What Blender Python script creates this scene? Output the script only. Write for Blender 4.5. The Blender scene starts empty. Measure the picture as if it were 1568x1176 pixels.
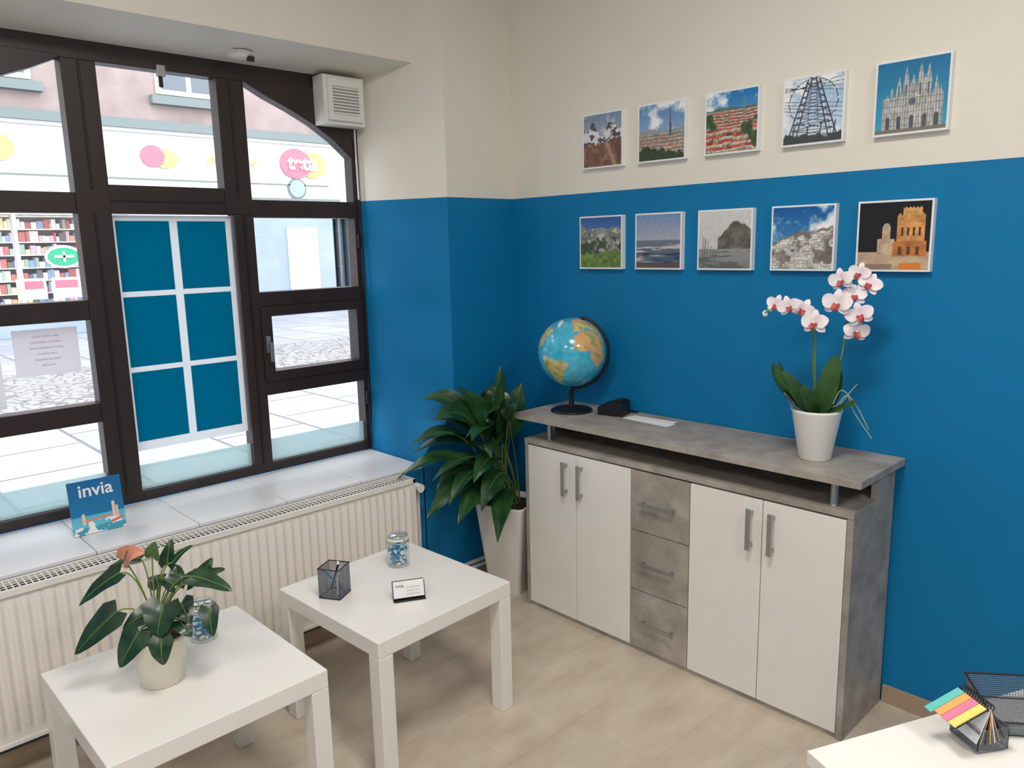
import bpy, math, random
import numpy as np
from mathutils import Vector, Matrix
random.seed(7)
scene = bpy.context.scene
V = Vector

# ------------------------------------------------------------------ colour / materials
def lin1(c):
    c /= 255.0
    return c/12.92 if c <= 0.04045 else ((c+0.055)/1.055)**2.4
def lin(c, a=1.0): return (lin1(c[0]), lin1(c[1]), lin1(c[2]), a)

def new_mat(name):
    m = bpy.data.materials.new(name); m.use_nodes = True
    nt = m.node_tree; nt.nodes.clear()
    o = nt.nodes.new('ShaderNodeOutputMaterial'); b = nt.nodes.new('ShaderNodeBsdfPrincipled')
    nt.links.new(b.outputs[0], o.inputs[0])
    return m, nt, b, o

def noise_node(nt, scale, detail=4, rough=0.55, vec=None, stretch=None, coord='Object'):
    n = nt.nodes.new('ShaderNodeTexNoise')
    n.inputs['Scale'].default_value = scale; n.inputs['Detail'].default_value = detail
    n.inputs['Roughness'].default_value = rough
    tc = nt.nodes.new('ShaderNodeTexCoord')
    src = tc.outputs[coord]
    if stretch:
        mp = nt.nodes.new('ShaderNodeMapping'); mp.inputs['Scale'].default_value = stretch
        nt.links.new(src, mp.inputs[0]); src = mp.outputs[0]
    nt.links.new(src, n.inputs['Vector'])
    return n
def ramp(nt, src, stops):
    r = nt.nodes.new('ShaderNodeValToRGB')
    while len(r.color_ramp.elements) < len(stops): r.color_ramp.elements.new(0.5)
    for e, (p, c) in zip(r.color_ramp.elements, stops): e.position = p; e.color = c
    nt.links.new(src, r.inputs[0]); return r

def mat(name, c, rough=0.5, metal=0.0, c2=None, nscale=8, bump=0.0, bscale=80, trans=0.0, emit=0.0, spec=None, stretch=None, coat=0.0):
    m, nt, b, o = new_mat(name)
    b.inputs['Roughness'].default_value = rough; b.inputs['Metallic'].default_value = metal
    if spec is not None: b.inputs['Specular IOR Level'].default_value = spec
    if c2 is None: c2 = tuple(max(0, x*0.99) for x in c)
    n = noise_node(nt, nscale, stretch=stretch)
    r = ramp(nt, n.outputs[0], [(0.35, lin(c2)), (0.65, lin(c))])
    nt.links.new(r.outputs[0], b.inputs['Base Color'])
    if trans: b.inputs['Transmission Weight'].default_value = trans
    if coat: b.inputs['Coat Weight'].default_value = coat
    if emit:
        nt.links.new(r.outputs[0], b.inputs['Emission Color']); b.inputs['Emission Strength'].default_value = emit
    if bump:
        n2 = noise_node(nt, bscale, 3); bp = nt.nodes.new('ShaderNodeBump')
        bp.inputs['Strength'].default_value = bump; bp.inputs['Distance'].default_value = 0.002
        nt.links.new(n2.outputs[0], bp.inputs['Height']); nt.links.new(bp.outputs[0], b.inputs['Normal'])
    return m

def wall_mat():
    m, nt, b, o = new_mat('paint_blue_cream')
    b.inputs['Roughness'].default_value = 0.6; b.inputs['Specular IOR Level'].default_value = 0.3
    g = nt.nodes.new('ShaderNodeNewGeometry'); s = nt.nodes.new('ShaderNodeSeparateXYZ')
    nt.links.new(g.outputs['Position'], s.inputs[0])
    mt = nt.nodes.new('ShaderNodeMath'); mt.operation = 'GREATER_THAN'; mt.inputs[1].default_value = 1.745
    nt.links.new(s.outputs[2], mt.inputs[0])
    n = noise_node(nt, 3.0)
    rb = ramp(nt, n.outputs[0], [(0.3, lin((0, 117, 171))), (0.7, lin((2, 121, 176)))])
    rc = ramp(nt, n.outputs[0], [(0.3, lin((233, 227, 214))), (0.7, lin((236, 230, 218)))])
    mx = nt.nodes.new('ShaderNodeMix'); mx.data_type = 'RGBA'
    nt.links.new(mt.outputs[0], mx.inputs[0]); nt.links.new(rb.outputs[0], mx.inputs[6]); nt.links.new(rc.outputs[0], mx.inputs[7])
    nt.links.new(mx.outputs[2], b.inputs['Base Color'])
    n2 = noise_node(nt, 260, 2); bp = nt.nodes.new('ShaderNodeBump'); bp.inputs['Strength'].default_value = 0.15; bp.inputs['Distance'].default_value = 0.001
    nt.links.new(n2.outputs[0], bp.inputs['Height']); nt.links.new(bp.outputs[0], b.inputs['Normal'])
    return m

def floor_mat():
    m, nt, b, o = new_mat('beige_floor_tile')
    b.inputs['Roughness'].default_value = 0.27
    n = noise_node(nt, 3.0, 9, 0.62, stretch=(3.2, 1.4, 1))
    r = ramp(nt, n.outputs[0], [(0.28, lin((186, 170, 151))), (0.5, lin((201, 187, 169))), (0.72, lin((212, 200, 184)))])
    tc = nt.nodes.new('ShaderNodeTexCoord'); mp = nt.nodes.new('ShaderNodeMapping')
    mp.inputs['Rotation'].default_value = (0, 0, math.pi/2); mp.inputs['Location'].default_value = (0.1, 0.12, 0)
    br = nt.nodes.new('ShaderNodeTexBrick'); br.offset = 0.5
    br.inputs['Scale'].default_value = 1.0; br.inputs['Mortar Size'].default_value = 0.0013
    br.inputs['Brick Width'].default_value = 0.6; br.inputs['Row Height'].default_value = 0.3
    br.inputs['Color1'].default_value = (1, 1, 1, 1); br.inputs['Color2'].default_value = (.97, .97, .97, 1); br.inputs['Mortar'].default_value = (.84, .82, .80, 1)
    nt.links.new(tc.outputs['Object'], mp.inputs[0]); nt.links.new(mp.outputs[0], br.inputs[0])
    mx = nt.nodes.new('ShaderNodeMix'); mx.data_type = 'RGBA'; mx.blend_type = 'MULTIPLY'; mx.inputs[0].default_value = 1
    nt.links.new(r.outputs[0], mx.inputs[6]); nt.links.new(br.outputs[0], mx.inputs[7])
    nt.links.new(mx.outputs[2], b.inputs['Base Color'])
    return m

def street_mat():
    m, nt, b, o = new_mat('street_paving')
    b.inputs['Roughness'].default_value = 0.7
    g = nt.nodes.new('ShaderNodeNewGeometry'); s = nt.nodes.new('ShaderNodeSeparateXYZ'); nt.links.new(g.outputs['Position'], s.inputs[0])
    br = nt.nodes.new('ShaderNodeTexBrick'); br.inputs['Scale'].default_value = 1.0; br.inputs['Brick Width'].default_value = 0.8; br.inputs['Row Height'].default_value = 0.8
    br.inputs['Mortar Size'].default_value = 0.016; br.offset = 0.5
    br.inputs['Color1'].default_value = lin((140, 141, 147)); br.inputs['Color2'].default_value = lin((128, 129, 137)); br.inputs['Mortar'].default_value = lin((88, 88, 95))
    nt.links.new(g.outputs['Position'], br.inputs[0])
    vo = nt.nodes.new('ShaderNodeTexVoronoi'); vo.feature = 'DISTANCE_TO_EDGE'; vo.inputs['Scale'].default_value = 8
    nt.links.new(g.outputs['Position'], vo.inputs[0])
    rv = ramp(nt, vo.outputs['Distance'], [(0.03, lin((88, 86, 88))), (0.13, lin((134, 132, 132)))])
    a = nt.nodes.new('ShaderNodeMath'); a.operation = 'GREATER_THAN'; a.inputs[1].default_value = -9.2; nt.links.new(s.outputs[0], a.inputs[0])
    c = nt.nodes.new('ShaderNodeMath'); c.operation = 'LESS_THAN'; c.inputs[1].default_value = -5.6; nt.links.new(s.outputs[0], c.inputs[0])
    d = nt.nodes.new('ShaderNodeMath'); d.operation = 'MULTIPLY'; nt.links.new(a.outputs[0], d.inputs[0]); nt.links.new(c.outputs[0], d.inputs[1])
    mx = nt.nodes.new('ShaderNodeMix'); mx.data_type = 'RGBA'
    nt.links.new(d.outputs[0], mx.inputs[0]); nt.links.new(br.outputs[0], mx.inputs[6]); nt.links.new(rv.outputs[0], mx.inputs[7])
    nt.links.new(mx.outputs[2], b.inputs['Base Color'])
    return m

def concrete_mat():
    m, nt, b, o = new_mat('concrete_laminate')
    b.inputs['Roughness'].default_value = 0.5
    n = noise_node(nt, 9.0, 8, 0.65); n2 = noise_node(nt, 2.6, 3)
    r = ramp(nt, n.outputs[0], [(0.3, lin((140, 132, 124))), (0.5, lin((166, 158, 149))), (0.72, lin((190, 183, 174)))])
    r2 = ramp(nt, n2.outputs[0], [(0.35, (.88, .88, .88, 1)), (0.65, (1.03, 1.03, 1.03, 1))])
    mx = nt.nodes.new('ShaderNodeMix'); mx.data_type = 'RGBA'; mx.blend_type = 'MULTIPLY'; mx.inputs[0].default_value = 1
    nt.links.new(r.outputs[0], mx.inputs[6]); nt.links.new(r2.outputs[0], mx.inputs[7]); nt.links.new(mx.outputs[2], b.inputs['Base Color'])
    return m

def attr_mat(name, rough=0.45, coat=0.0):
    m, nt, b, o = new_mat(name); a = nt.nodes.new('ShaderNodeAttribute'); a.attribute_name = 'Col'
    nt.links.new(a.outputs[0], b.inputs['Base Color']); b.inputs['Roughness'].default_value = rough
    b.inputs['Coat Weight'].default_value = coat
    return m

def pane_mat(name, tint=(1, 1, 1, 1), gloss=0.05):
    m, nt, b, o = new_mat(name); nt.nodes.remove(b)
    t = nt.nodes.new('ShaderNodeBsdfTransparent'); t.inputs[0].default_value = tint
    g = nt.nodes.new('ShaderNodeBsdfGlossy'); g.inputs['Roughness'].default_value = 0.03
    mx = nt.nodes.new('ShaderNodeMixShader'); mx.inputs[0].default_value = gloss
    nt.links.new(t.outputs[0], mx.inputs[1]); nt.links.new(g.outputs[0], mx.inputs[2]); nt.links.new(mx.outputs[0], o.inputs[0])
    return m
def sheer_mat(name, c, fac, c2=None, nscale=60, tlf=.4):
    m, nt, b, o = new_mat(name); nt.nodes.remove(b)
    t = nt.nodes.new('ShaderNodeBsdfTransparent')
    n = noise_node(nt, nscale, 5); r = ramp(nt, n.outputs[0], [(0.4, lin(c)), (0.7, lin(c2 or c))])
    d = nt.nodes.new('ShaderNodeBsdfDiffuse'); nt.links.new(r.outputs[0], d.inputs[0])
    tl = nt.nodes.new('ShaderNodeBsdfTranslucent'); nt.links.new(r.outputs[0], tl.inputs[0])
    m1 = nt.nodes.new('ShaderNodeMixShader'); m1.inputs[0].default_value = tlf
    nt.links.new(d.outputs[0], m1.inputs[1]); nt.links.new(tl.outputs[0], m1.inputs[2])
    mx = nt.nodes.new('ShaderNodeMixShader'); mx.inputs[0].default_value = fac
    nt.links.new(t.outputs[0], mx.inputs[1]); nt.links.new(m1.outputs[0], mx.inputs[2]); nt.links.new(mx.outputs[0], o.inputs[0])
    return m

M = {}
M['wall'] = wall_mat(); M['floor'] = floor_mat(); M['street'] = street_mat(); M['concrete'] = concrete_mat()
M['ceil'] = mat('ceiling_white', (238, 234, 226), 0.8)
M['frame'] = mat('dark_brown_frame', (50, 36, 34), 0.42, c2=(40, 28, 27), nscale=5, stretch=(1, 1, .3))
M['frame2'] = mat('dark_brown_frame_edge', (28, 20, 19), 0.5)
M['sill'] = mat('sill_tile', (243, 243, 244), 0.24, c2=(239, 239, 242), nscale=4)
M['grout'] = mat('grout', (165, 163, 160), 0.8)
M['rad'] = mat('radiator_enamel', (238, 232, 224), 0.38)
M['black'] = mat('black_plastic', (22, 22, 24), 0.4)
M['wire'] = mat('grey_wire_mesh', (126, 130, 140), 0.4, 0.5)
M['dark'] = mat('dark_shade_and_trim', (12, 12, 12), 0.8)  # near-black trim, also used as painted shade in grille and door gaps
M['white'] = mat('white_laminate', (238, 234, 228), 0.38)
M['tablewhite'] = mat('white_lacquer', (240, 236, 230), 0.28)
M['metal'] = mat('brushed_steel', (176, 176, 178), 0.35, 0.85)
M['base'] = mat('baseboard_tile', (180, 158, 134), 0.5, c2=(166, 144, 120))
M['plastic'] = mat('white_plastic', (236, 234, 228), 0.45)
M['pot'] = mat('white_ceramic', (242, 239, 233), 0.3)
M['potc'] = mat('cream_ceramic', (236, 229, 211), 0.35)
M['soil'] = mat('soil', (60, 42, 30), 0.9, c2=(35, 25, 18), nscale=60, bump=0.8)
M['leafdk'] = mat('lily_leaf', (44, 88, 42), 0.3, c2=(22, 54, 30), nscale=14, spec=0.6)
M['leafrib'] = mat('leaf_rib', (84, 120, 62), 0.5)
M['leafan'] = mat('anthurium_leaf', (44, 78, 50), 0.28, c2=(24, 48, 34), nscale=16, spec=0.6)
M['stem'] = mat('green_stem', (112, 134, 62), 0.5)
M['spathe'] = mat('coral_spathe', (230, 150, 130), 0.3, c2=(202, 132, 96), nscale=14)
M['leafor'] = mat('orchid_leaf', (64, 100, 46), 0.35, c2=(40, 76, 38), nscale=12)
M['petal'] = mat('orchid_petal', (252, 249, 249), 0.55, c2=(247, 229, 237), nscale=30)
M['magenta'] = mat('orchid_lip', (176, 30, 92), 0.5, c2=(200, 100, 70), nscale=60)
M['root'] = mat('aerial_root', (168, 176, 156), 0.6)
M['paper'] = mat('paper', (242, 242, 242), 0.7)
M['pane'] = pane_mat('window_glass')
M['frost'] = sheer_mat('frosted_strip', (190, 218, 220), 0.62)
M['sheetblue'] = sheer_mat('blue_leaflet', (0, 152, 192), 0.985, (10, 160, 198), 120, .5)
M['sheetwhite'] = sheer_mat('white_backing', (240, 244, 246), 0.92)
M['notice'] = sheer_mat('paper_notice', (236, 234, 240), 0.85)
M['teal'] = mat('teal_paper', (20, 146, 190), 0.6)
M['col'] = attr_mat('printed_picture', 0.5)
M['globe'] = attr_mat('globe_print', 0.2, 0.7)
def glass_mat():
    m, nt, b, o = new_mat('jar_glass'); nt.nodes.remove(b)
    g = nt.nodes.new('ShaderNodeBsdfGlossy'); g.inputs['Roughness'].default_value = 0.05
    t = nt.nodes.new('ShaderNodeBsdfTransparent'); t.inputs[0].default_value = (.93, .97, .97, 1)
    lw = nt.nodes.new('ShaderNodeLayerWeight'); lw.inputs[0].default_value = 0.35
    mp = nt.nodes.new('ShaderNodeMath'); mp.operation = 'MULTIPLY_ADD'; mp.inputs[1].default_value = 0.6; mp.inputs[2].default_value = 0.05
    nt.links.new(lw.outputs['Facing'], mp.inputs[0])
    mx = nt.nodes.new('ShaderNodeMixShader'); nt.links.new(mp.outputs[0], mx.inputs[0])
    nt.links.new(t.outputs[0], mx.inputs[1]); nt.links.new(g.outputs[0], mx.inputs[2]); nt.links.new(mx.outputs[0], o.inputs[0])
    return m
M['glass'] = glass_mat()

# ------------------------------------------------------------------ mesh builder
def frame_m(o, yaw=0.0, tilt=None):
    m = Matrix.Translation(V(o)) @ Matrix.Rotation(yaw, 4, 'Z')
    if tilt is not None: m = m @ tilt
    return m

class MB:
    def __init__(s): s.v = []; s.f = []; s.m = []; s.s = []; s.mats = []; s.c = {}
    def mi(s, key):
        if key not in s.mats: s.mats.append(key)
        return s.mats.index(key)
    def add(s, vs, fs, key, smooth=False, T=None, cols=None):
        o = len(s.v)
        for i, p in enumerate(vs):
            p = V(p)
            if T is not None: p = T @ p
            s.v.append(p)
            if cols is not None: s.c[o+i] = cols[i]
        k = s.mi(key)
        for f in fs:
            s.f.append([o+i for i in f]); s.m.append(k); s.s.append(smooth)
    def box(s, x0, x1, y0, y1, z0, z1, key, T=None):
        vs = [(x0, y0, z0), (x1, y0, z0), (x1, y1, z0), (x0, y1, z0), (x0, y0, z1), (x1, y0, z1), (x1, y1, z1), (x0, y1, z1)]
        s.add(vs, [(0, 3, 2, 1), (4, 5, 6, 7), (0, 1, 5, 4), (1, 2, 6, 5), (2, 3, 7, 6), (3, 0, 4, 7)], key, False, T)
    def prism(s, poly, a, b, key, axis='z', T=None, smooth=False):
        def P(p, h):
            if axis == 'z': return (p[0], p[1], h)
            if axis == 'x': return (h, p[0], p[1])
            return (p[0], h, p[1])
        n = len(poly)
        vs = [P(p, a) for p in poly]+[P(p, b) for p in poly]
        fs = [tuple(range(n))[::-1], tuple(range(n, 2*n))]+[(i, (i+1) % n, n+(i+1) % n, n+i) for i in range(n)]
        s.add(vs, fs, key, smooth, T)
    def loft(s, secs, key, smooth=False, closed=True, caps=True, T=None):
        n = len(secs[0]); vs = [p for q in secs for p in q]; fs = []
        for j in range(len(secs)-1):
            for i in range(n if closed else n-1):
                a = j*n+i; b = j*n+(i+1) % n
                fs.append((a, b, b+n, a+n))
        s.add(vs, fs, key, smooth, T)
        if caps:
            s.add(secs[0], [tuple(range(n))[::-1]], key, False, T); s.add(secs[-1], [tuple(range(n))], key, False, T)
    def lathe(s, prof, key, c=(0, 0, 0), n=40, T=None, smooth=True):
        secs = [[(c[0]+r*math.cos(2*math.pi*i/n), c[1]+r*math.sin(2*math.pi*i/n), c[2]+z) for i in range(n)] for r, z in prof]
        s.loft(secs, key, smooth, True, False, T)
    def disc(s, r, key, c=(0, 0, 0), n=40, T=None):
        s.add([(c[0]+r*math.cos(2*math.pi*i/n), c[1]+r*math.sin(2*math.pi*i/n), c[2]) for i in range(n)], [tuple(range(n))], key, False, T)
    def tube(s, pts, r, key, n=8, T=None):
        pts = [V(p) for p in pts]; k = len(pts)
        rs = r if isinstance(r, (list, tuple)) else [r]*k
        tn = [(pts[min(i+1, k-1)]-pts[max(i-1, 0)]).normalized() for i in range(k)]
        u = tn[0].orthogonal().normalized(); secs = []
        for i in range(k):
            u = (u-tn[i]*u.dot(tn[i])).normalized(); w = tn[i].cross(u)
            secs.append([pts[i]+(u*math.cos(2*math.pi*j/n)+w*math.sin(2*math.pi*j/n))*rs[i] for j in range(n)])
        s.loft(secs, key, True, True, True, T)
    def sphere(s, c, r, key, sc=(1, 1, 1), n=20, T=None):
        vs = []; fs = []; h = n//2
        for i in range(h+1):
            th = math.pi*i/h
            for j in range(n):
                ph = 2*math.pi*j/n
                vs.append((c[0]+r*sc[0]*math.sin(th)*math.cos(ph), c[1]+r*sc[1]*math.sin(th)*math.sin(ph), c[2]+r*sc[2]*math.cos(th)))
        for i in range(h):
            for j in range(n):
                a = i*n+j; b = i*n+(j+1) % n; fs.append((a, a+n, b+n, b))
        s.add(vs, fs, key, True, T)
    def blade(s, path, w, key, shape='lance', fold=0.25, nrm=(0, 0, 1), wave=0.0, rib=None, T=None, nx=6):
        k = len(path); path = [V(p) for p in path]; secs = []
        N_ = V(nrm).normalized()
        for i in range(k):
            t = i/(k-1)
            if shape == 'lance': ww = math.sin(math.pi*min(1, t*0.97+0.02)**0.8)**0.9
            elif shape == 'heart': ww = (max(0, (1-t))**0.62)*(1.05 if t > 0.1 else 0.85+2*t) if t > 0 else 0.62
            elif shape == 'strap': ww = min(1, 0.45+t*1.6)*(1-t**5)**0.6
            else: ww = math.sin(math.pi*(0.04+0.94*t))**0.6
            ww = max(ww, 0.02)*w*0.5
            tg = (path[min(i+1, k-1)]-path[max(i-1, 0)]).normalized()
            side = tg.cross(N_)
            if side.length < 1e-3: side = tg.orthogonal()
            side.normalize(); nn = side.cross(tg).normalized()
            row = []
            for j in range(nx+1):
                u = -1+2*j/nx
                back = V((0, 0, 0))
                if shape == 'heart' and t < 0.12: back = -tg*(w*0.22)*(abs(u)**0.8)*(1-t/0.12)
                row.append(path[i]+side*u*ww+nn*(fold*abs(u)*ww + wave*w*math.sin(t*11+u*2)*abs(u))+back)
            secs.append(row)
        s.loft(secs, key, True, False, False, T)
        if rib: s.tube([p+N_*0.0012 for p in path[:-1]], [0.0022*(1-i/k)+0.0007 for i in range(k-1)], rib, 5, T)
    def obj(s, name, bevel=0.0, seg=2, parent=None, origin=True):
        me = bpy.data.meshes.new(name)
        if origin:
            xs = [p.x for p in s.v]; ys = [p.y for p in s.v]; zs = [p.z for p in s.v]
            o = V(((min(xs)+max(xs))/2, (min(ys)+max(ys))/2, min(zs)))
        else: o = V((0, 0, 0))
        me.from_pydata([tuple(p-o) for p in s.v], [], s.f)
        for k in s.mats: me.materials.append(M[k])
        me.polygons.foreach_set('material_index', s.m); me.polygons.foreach_set('use_smooth', s.s)
        if s.c:
            at = me.color_attributes.new('Col', 'FLOAT_COLOR', 'POINT')
            arr = np.ones((len(s.v), 4), dtype=np.float32)
            for i, c in s.c.items(): arr[i, :3] = c
            at.data.foreach_set('color', arr.ravel())
        me.update()
        ob = bpy.data.objects.new(name, me); scene.collection.objects.link(ob); ob.location = o
        if bevel:
            b = ob.modifiers.new('bevel', 'BEVEL'); b.width = bevel; b.segments = seg; b.limit_method = 'ANGLE'; b.angle_limit = math.radians(40)
        if parent is not None:
            ob.parent = parent; ob.matrix_parent_inverse = Matrix.Translation(-parent.location)
        return ob

def text_obj(name, body, size, Mx, key, parent=None, extrude=0.0005, align='CENTER', bold=0.0):
    cu = bpy.data.curves.new(name, 'FONT'); cu.body = body; cu.size = size; cu.extrude = extrude; cu.align_x = align; cu.align_y = 'CENTER'; cu.offset = bold
    tmp = bpy.data.objects.new(name+'_tmp', cu); scene.collection.objects.link(tmp)
    dg = bpy.context.evaluated_depsgraph_get(); dg.update()
    me = bpy.data.meshes.new_from_object(tmp.evaluated_get(dg)); bpy.data.objects.remove(tmp)
    me.transform(Mx); me.materials.clear(); me.materials.append(M[key])
    ob = bpy.data.objects.new(name, me); scene.collection.objects.link(ob)
    if parent is not None:
        ob.parent = parent; ob.matrix_parent_inverse = Matrix.Translation(-parent.location)
    return ob

def bez(p0, p1, p2, n=12, t0=0.0, t1=1.0):
    p0, p1, p2 = V(p0), V(p1), V(p2); r = []
    for i in range(n):
        t = t0+(t1-t0)*i/(n-1); r.append(p0*(1-t)**2+p1*2*t*(1-t)+p2*t*t)
    return r

# ------------------------------------------------------------------ painting (vertex colours)
N = 190
UU, VV = np.meshgrid(np.linspace(0, 1, N), np.linspace(0, 1, N))
def vn(fx, fy, seed, n=N):
    g = np.random.RandomState(seed).rand(int(fy)+2, int(fx)+2)
    x = np.linspace(0, fx, n, endpoint=False); y = np.linspace(0, fy, n, endpoint=False)
    xi = x.astype(int); yi = y.astype(int); xf = x-xi; yf = y-yi; xf = xf*xf*(3-2*xf); yf = yf*yf*(3-2*yf)
    a = g[np.ix_(yi, xi)]; b = g[np.ix_(yi, xi+1)]; c = g[np.ix_(yi+1, xi)]; d = g[np.ix_(yi+1, xi+1)]
    return (a*(1-xf)+b*xf)*(1-yf)[:, None]+(c*(1-xf)+d*xf)*yf[:, None]
def fb(fx, fy, seed, o=4):
    r = 0; w = 0.5; t = 0
    for i in range(o): r = r+w*vn(fx*2**i, fy*2**i, seed+i); t += w; w *= 0.6
    return r/t
def ln(u_seed, f, amp, base): return base+amp*(fb(f, 1, u_seed)[0][None, :]-0.5)*np.ones((N, 1))
def grad(a, b):
    a = np.array(a, float); b = np.array(b, float); return a[None, None]*(1-VV[..., None])+b[None, None]*VV[..., None]
def put(img, mask, c):
    c = np.array(c, float); m = np.clip(mask.astype(float), 0, 1)[..., None]
    if c.ndim == 1: c = c[None, None]
    return img*(1-m)+c*m
def soft(a, k=8): return np.clip(a*k+.5, 0, 1)
def cells(fx, fy, seed, pal, warp=.05, pal2=None):
    rs_ = np.random.RandomState(seed); p = np.array(pal, float)
    Ux = np.clip(UU+warp*(fb(6, 6, seed+50)-.5)*2, 0, .999); Vy = np.clip(VV+warp*(fb(5, 5, seed+60)-.5)*2, 0, .999)
    off = rs_.rand(fy+1)
    row = (Vy*fy).astype(int); colx = ((Ux*fx+off[row]) % fx).astype(int)
    g = rs_.randint(0, len(pal), (fy+1, fx+2)); out = p[g[row, colx]]
    fr = (Vy*fy) % 1; fc = (Ux*fx+off[row]) % 1
    if pal2 is not None:
        p2 = np.array(pal2, float); g2 = rs_.randint(0, len(pal2), (fy+1, fx+2))
        slope = .45+.25*np.abs(fc-.5); out = np.where((fr > slope)[..., None], p2[g2[row, colx]], out)
        out = np.where(((fr < slope-.12) & (fr > .15) & ((fc*3 % 1) > .35) & ((fc*3 % 1) < .65))[..., None], out*.55, out)
    sh = np.where(fr < .2, .72, 1.0)*np.where(fc < .12, .8, 1.0)
    return out*sh[..., None]*(0.8+.4*fb(20, 20, seed+70))[..., None]
def line(x0, y0, x1, y1, w):
    d = np.array([x1-x0, y1-y0]); L_ = np.hypot(*d)+1e-6
    t = np.clip(((UU-x0)*d[0]+(VV-y0)*d[1])/L_**2, 0, 1)
    return np.hypot(UU-x0-t*d[0], VV-y0-t*d[1]) < w
def clouds(img, seed, th, c=(245, 246, 248), f=3):
    return put(img, np.clip((fb(f, f, seed, 5)-th)*5, 0, 1), c)
pics = []
# 1 snowy mountain
im = clouds(grad((205, 208, 212), (120, 140, 165)), 3, .5)
rd = ln(5, 4, .5, .72); im = put(im, soft(rd-VV, 60), (84, 78, 80)); im = put(im, (VV < rd)*soft(fb(9, 14, 8)-.5, 14)*(VV > .42), (226, 226, 230))
im = put(im, soft(ln(11, 3, .3, .48)-VV, 40), np.array((122, 84, 68.))*(.75+.5*fb(14, 14, 13))[..., None]); im = put(im, (VV < .45)*soft(fb(6, 6, 12)-.58, 10), (150, 112, 92)); im = put(im, line(.85, .0, .62, .42, .045), (170, 134, 116)); im = put(im, soft(fb(2, 2, 16)-.6, 6)*(VV < .5), (96, 70, 58))
pics.append(im)
# 2 city with spire
im = clouds(grad((196, 208, 222), (86, 134, 186)), 21, .47)
im = put(im, soft(ln(25, 4, .12, .54)-VV, 40), (150, 156, 168)); im = put(im, VV < .47, cells(20, 16, 4, [(206, 192, 174), (180, 168, 152), (222, 212, 200), (196, 186, 172)], .03, [(176, 120, 96), (150, 140, 132), (190, 150, 124), (130, 124, 120)]))
im = put(im, line(.7, .4, .7, .88, .008) | line(.7, .45, .7, .62, .022) | line(.7, .62, .7, .72, .014), (92, 84, 86)); im = put(im, soft(ln(8, 5, .35, .18)-VV, 40), np.array((52, 68, 40.))*(.6+.8*fb(16, 16, 26))[..., None]); pics.append(im)
# 3 red roofs
im = clouds(grad((160, 198, 224), (30, 116, 184)), 33, .5)
im = put(im, soft(ln(9, 4, .1, .74)-VV, 50), (86, 120, 110))
big = cells(9, 10, 7, [(228, 214, 198), (216, 196, 174), (238, 230, 218)], .05, [(186, 78, 58), (200, 98, 76), (166, 66, 52), (206, 118, 94)])
sm = cells(16, 20, 17, [(222, 212, 200), (206, 190, 172)], .03, [(176, 86, 68), (190, 106, 86), (150, 74, 62)])
im = put(im, VV < .69, sm); im = put(im, VV < .4, big)
im = put(im, (VV < .66)*soft(fb(4, 5, 40)-.62, 16), np.array((60, 86, 50.))*(.6+.8*fb(20, 20, 41))[..., None]); im = put(im, line(.75, .6, .75, .84, .02) | line(.75, .84, .75, .9, .008), (110, 140, 130)); pics.append(im)
# 4 steel structure seen from below
im = clouds(grad((214, 228, 238), (150, 190, 225)), 44, .45)
for a in [(.05, 0, .42, 1), (.95, 0, .58, 1), (.2, 0, .47, 1), (.8, 0, .53, 1)]: im = put(im, line(*a, .011), (62, 66, 80))
for i in range(10):
    h = i/10; im = put(im, line(.05+.37*h, h, .95-.37*(h+.1), h+.1, .006) | line(.95-.37*h, h, .05+.37*(h+.1), h+.1, .006) | line(.05+.37*h, h, .95-.37*h, h, .006), (74, 80, 98))
for x in (.15, .4, .62, .85): im = put(im, line(x, .05, x+.04, .3, .010) | line(0, .5+.2*x, 1, .3+.3*x, .004) | line(0, .9-.1*x, 1, .7+.3*x, .004) | line(x, 0, .5+.3*(x-.5), 1, .004), (50, 56, 70))
for a in np.linspace(0, 6.28, 15):
    im = put(im, line(.5+.42*math.cos(a), .62+.36*math.sin(a), .5+.42*math.cos(a+.42), .62+.36*math.sin(a+.42), .007), (60, 66, 82)); x, y = .5+.42*math.cos(a), .62+.36*math.sin(a)
    im = put(im, np.hypot(UU-x, (VV-y)*1.3) < .035, (206, 216, 228)); im = put(im, np.hypot(UU-x, VV-y+.015) < .016, (90, 100, 120))
im = put(im, soft(ln(46, 8, .16, .12)-VV, 40), (70, 72, 76)); pics.append(im)
# 5 cathedral
im = grad((70, 164, 194), (14, 112, 164)); st = np.array((196, 196, 194.)); msk = (VV < .5) & (UU > .1) & (UU < .94)
for x, h, w_ in [(.16, .56, .04), (.22, .66, .045), (.32, .8, .045), (.42, .93, .04), (.62, .96, .045), (.73, .92, .045), (.84, .74, .045), (.52, .80, .07), (.9, .6, .04), (.47, .72, .03), (.68, .8, .03)]:
    msk |= (VV < h) & (np.abs(UU-x) < w_*np.clip((h-VV)*4, 0, 1))
tex = .72+.42*fb(30, 12, 9)-.22*((UU*26 % 1) < .3)-.12*((VV*11 % 1) < .2)
im = put(im, msk, st*tex[..., None]+6)
for x in (.18, .34, .52, .70, .86): im = put(im, ((np.abs(UU-x) < .03) & (VV < .2) | (np.hypot(UU-x, VV-.2) < .03)) & (VV > .05), (84, 88, 98))
for x in (.32, .42, .62, .73): im = put(im, (np.abs(UU-x) < .012) & (VV < .66) & (VV > .5), (92, 104, 120))
im = put(im, np.hypot(UU-.52, VV-.42) < .05, (90, 104, 126)); im = put(im, VV < .05, (130, 120, 110)); pics.append(im)
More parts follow.
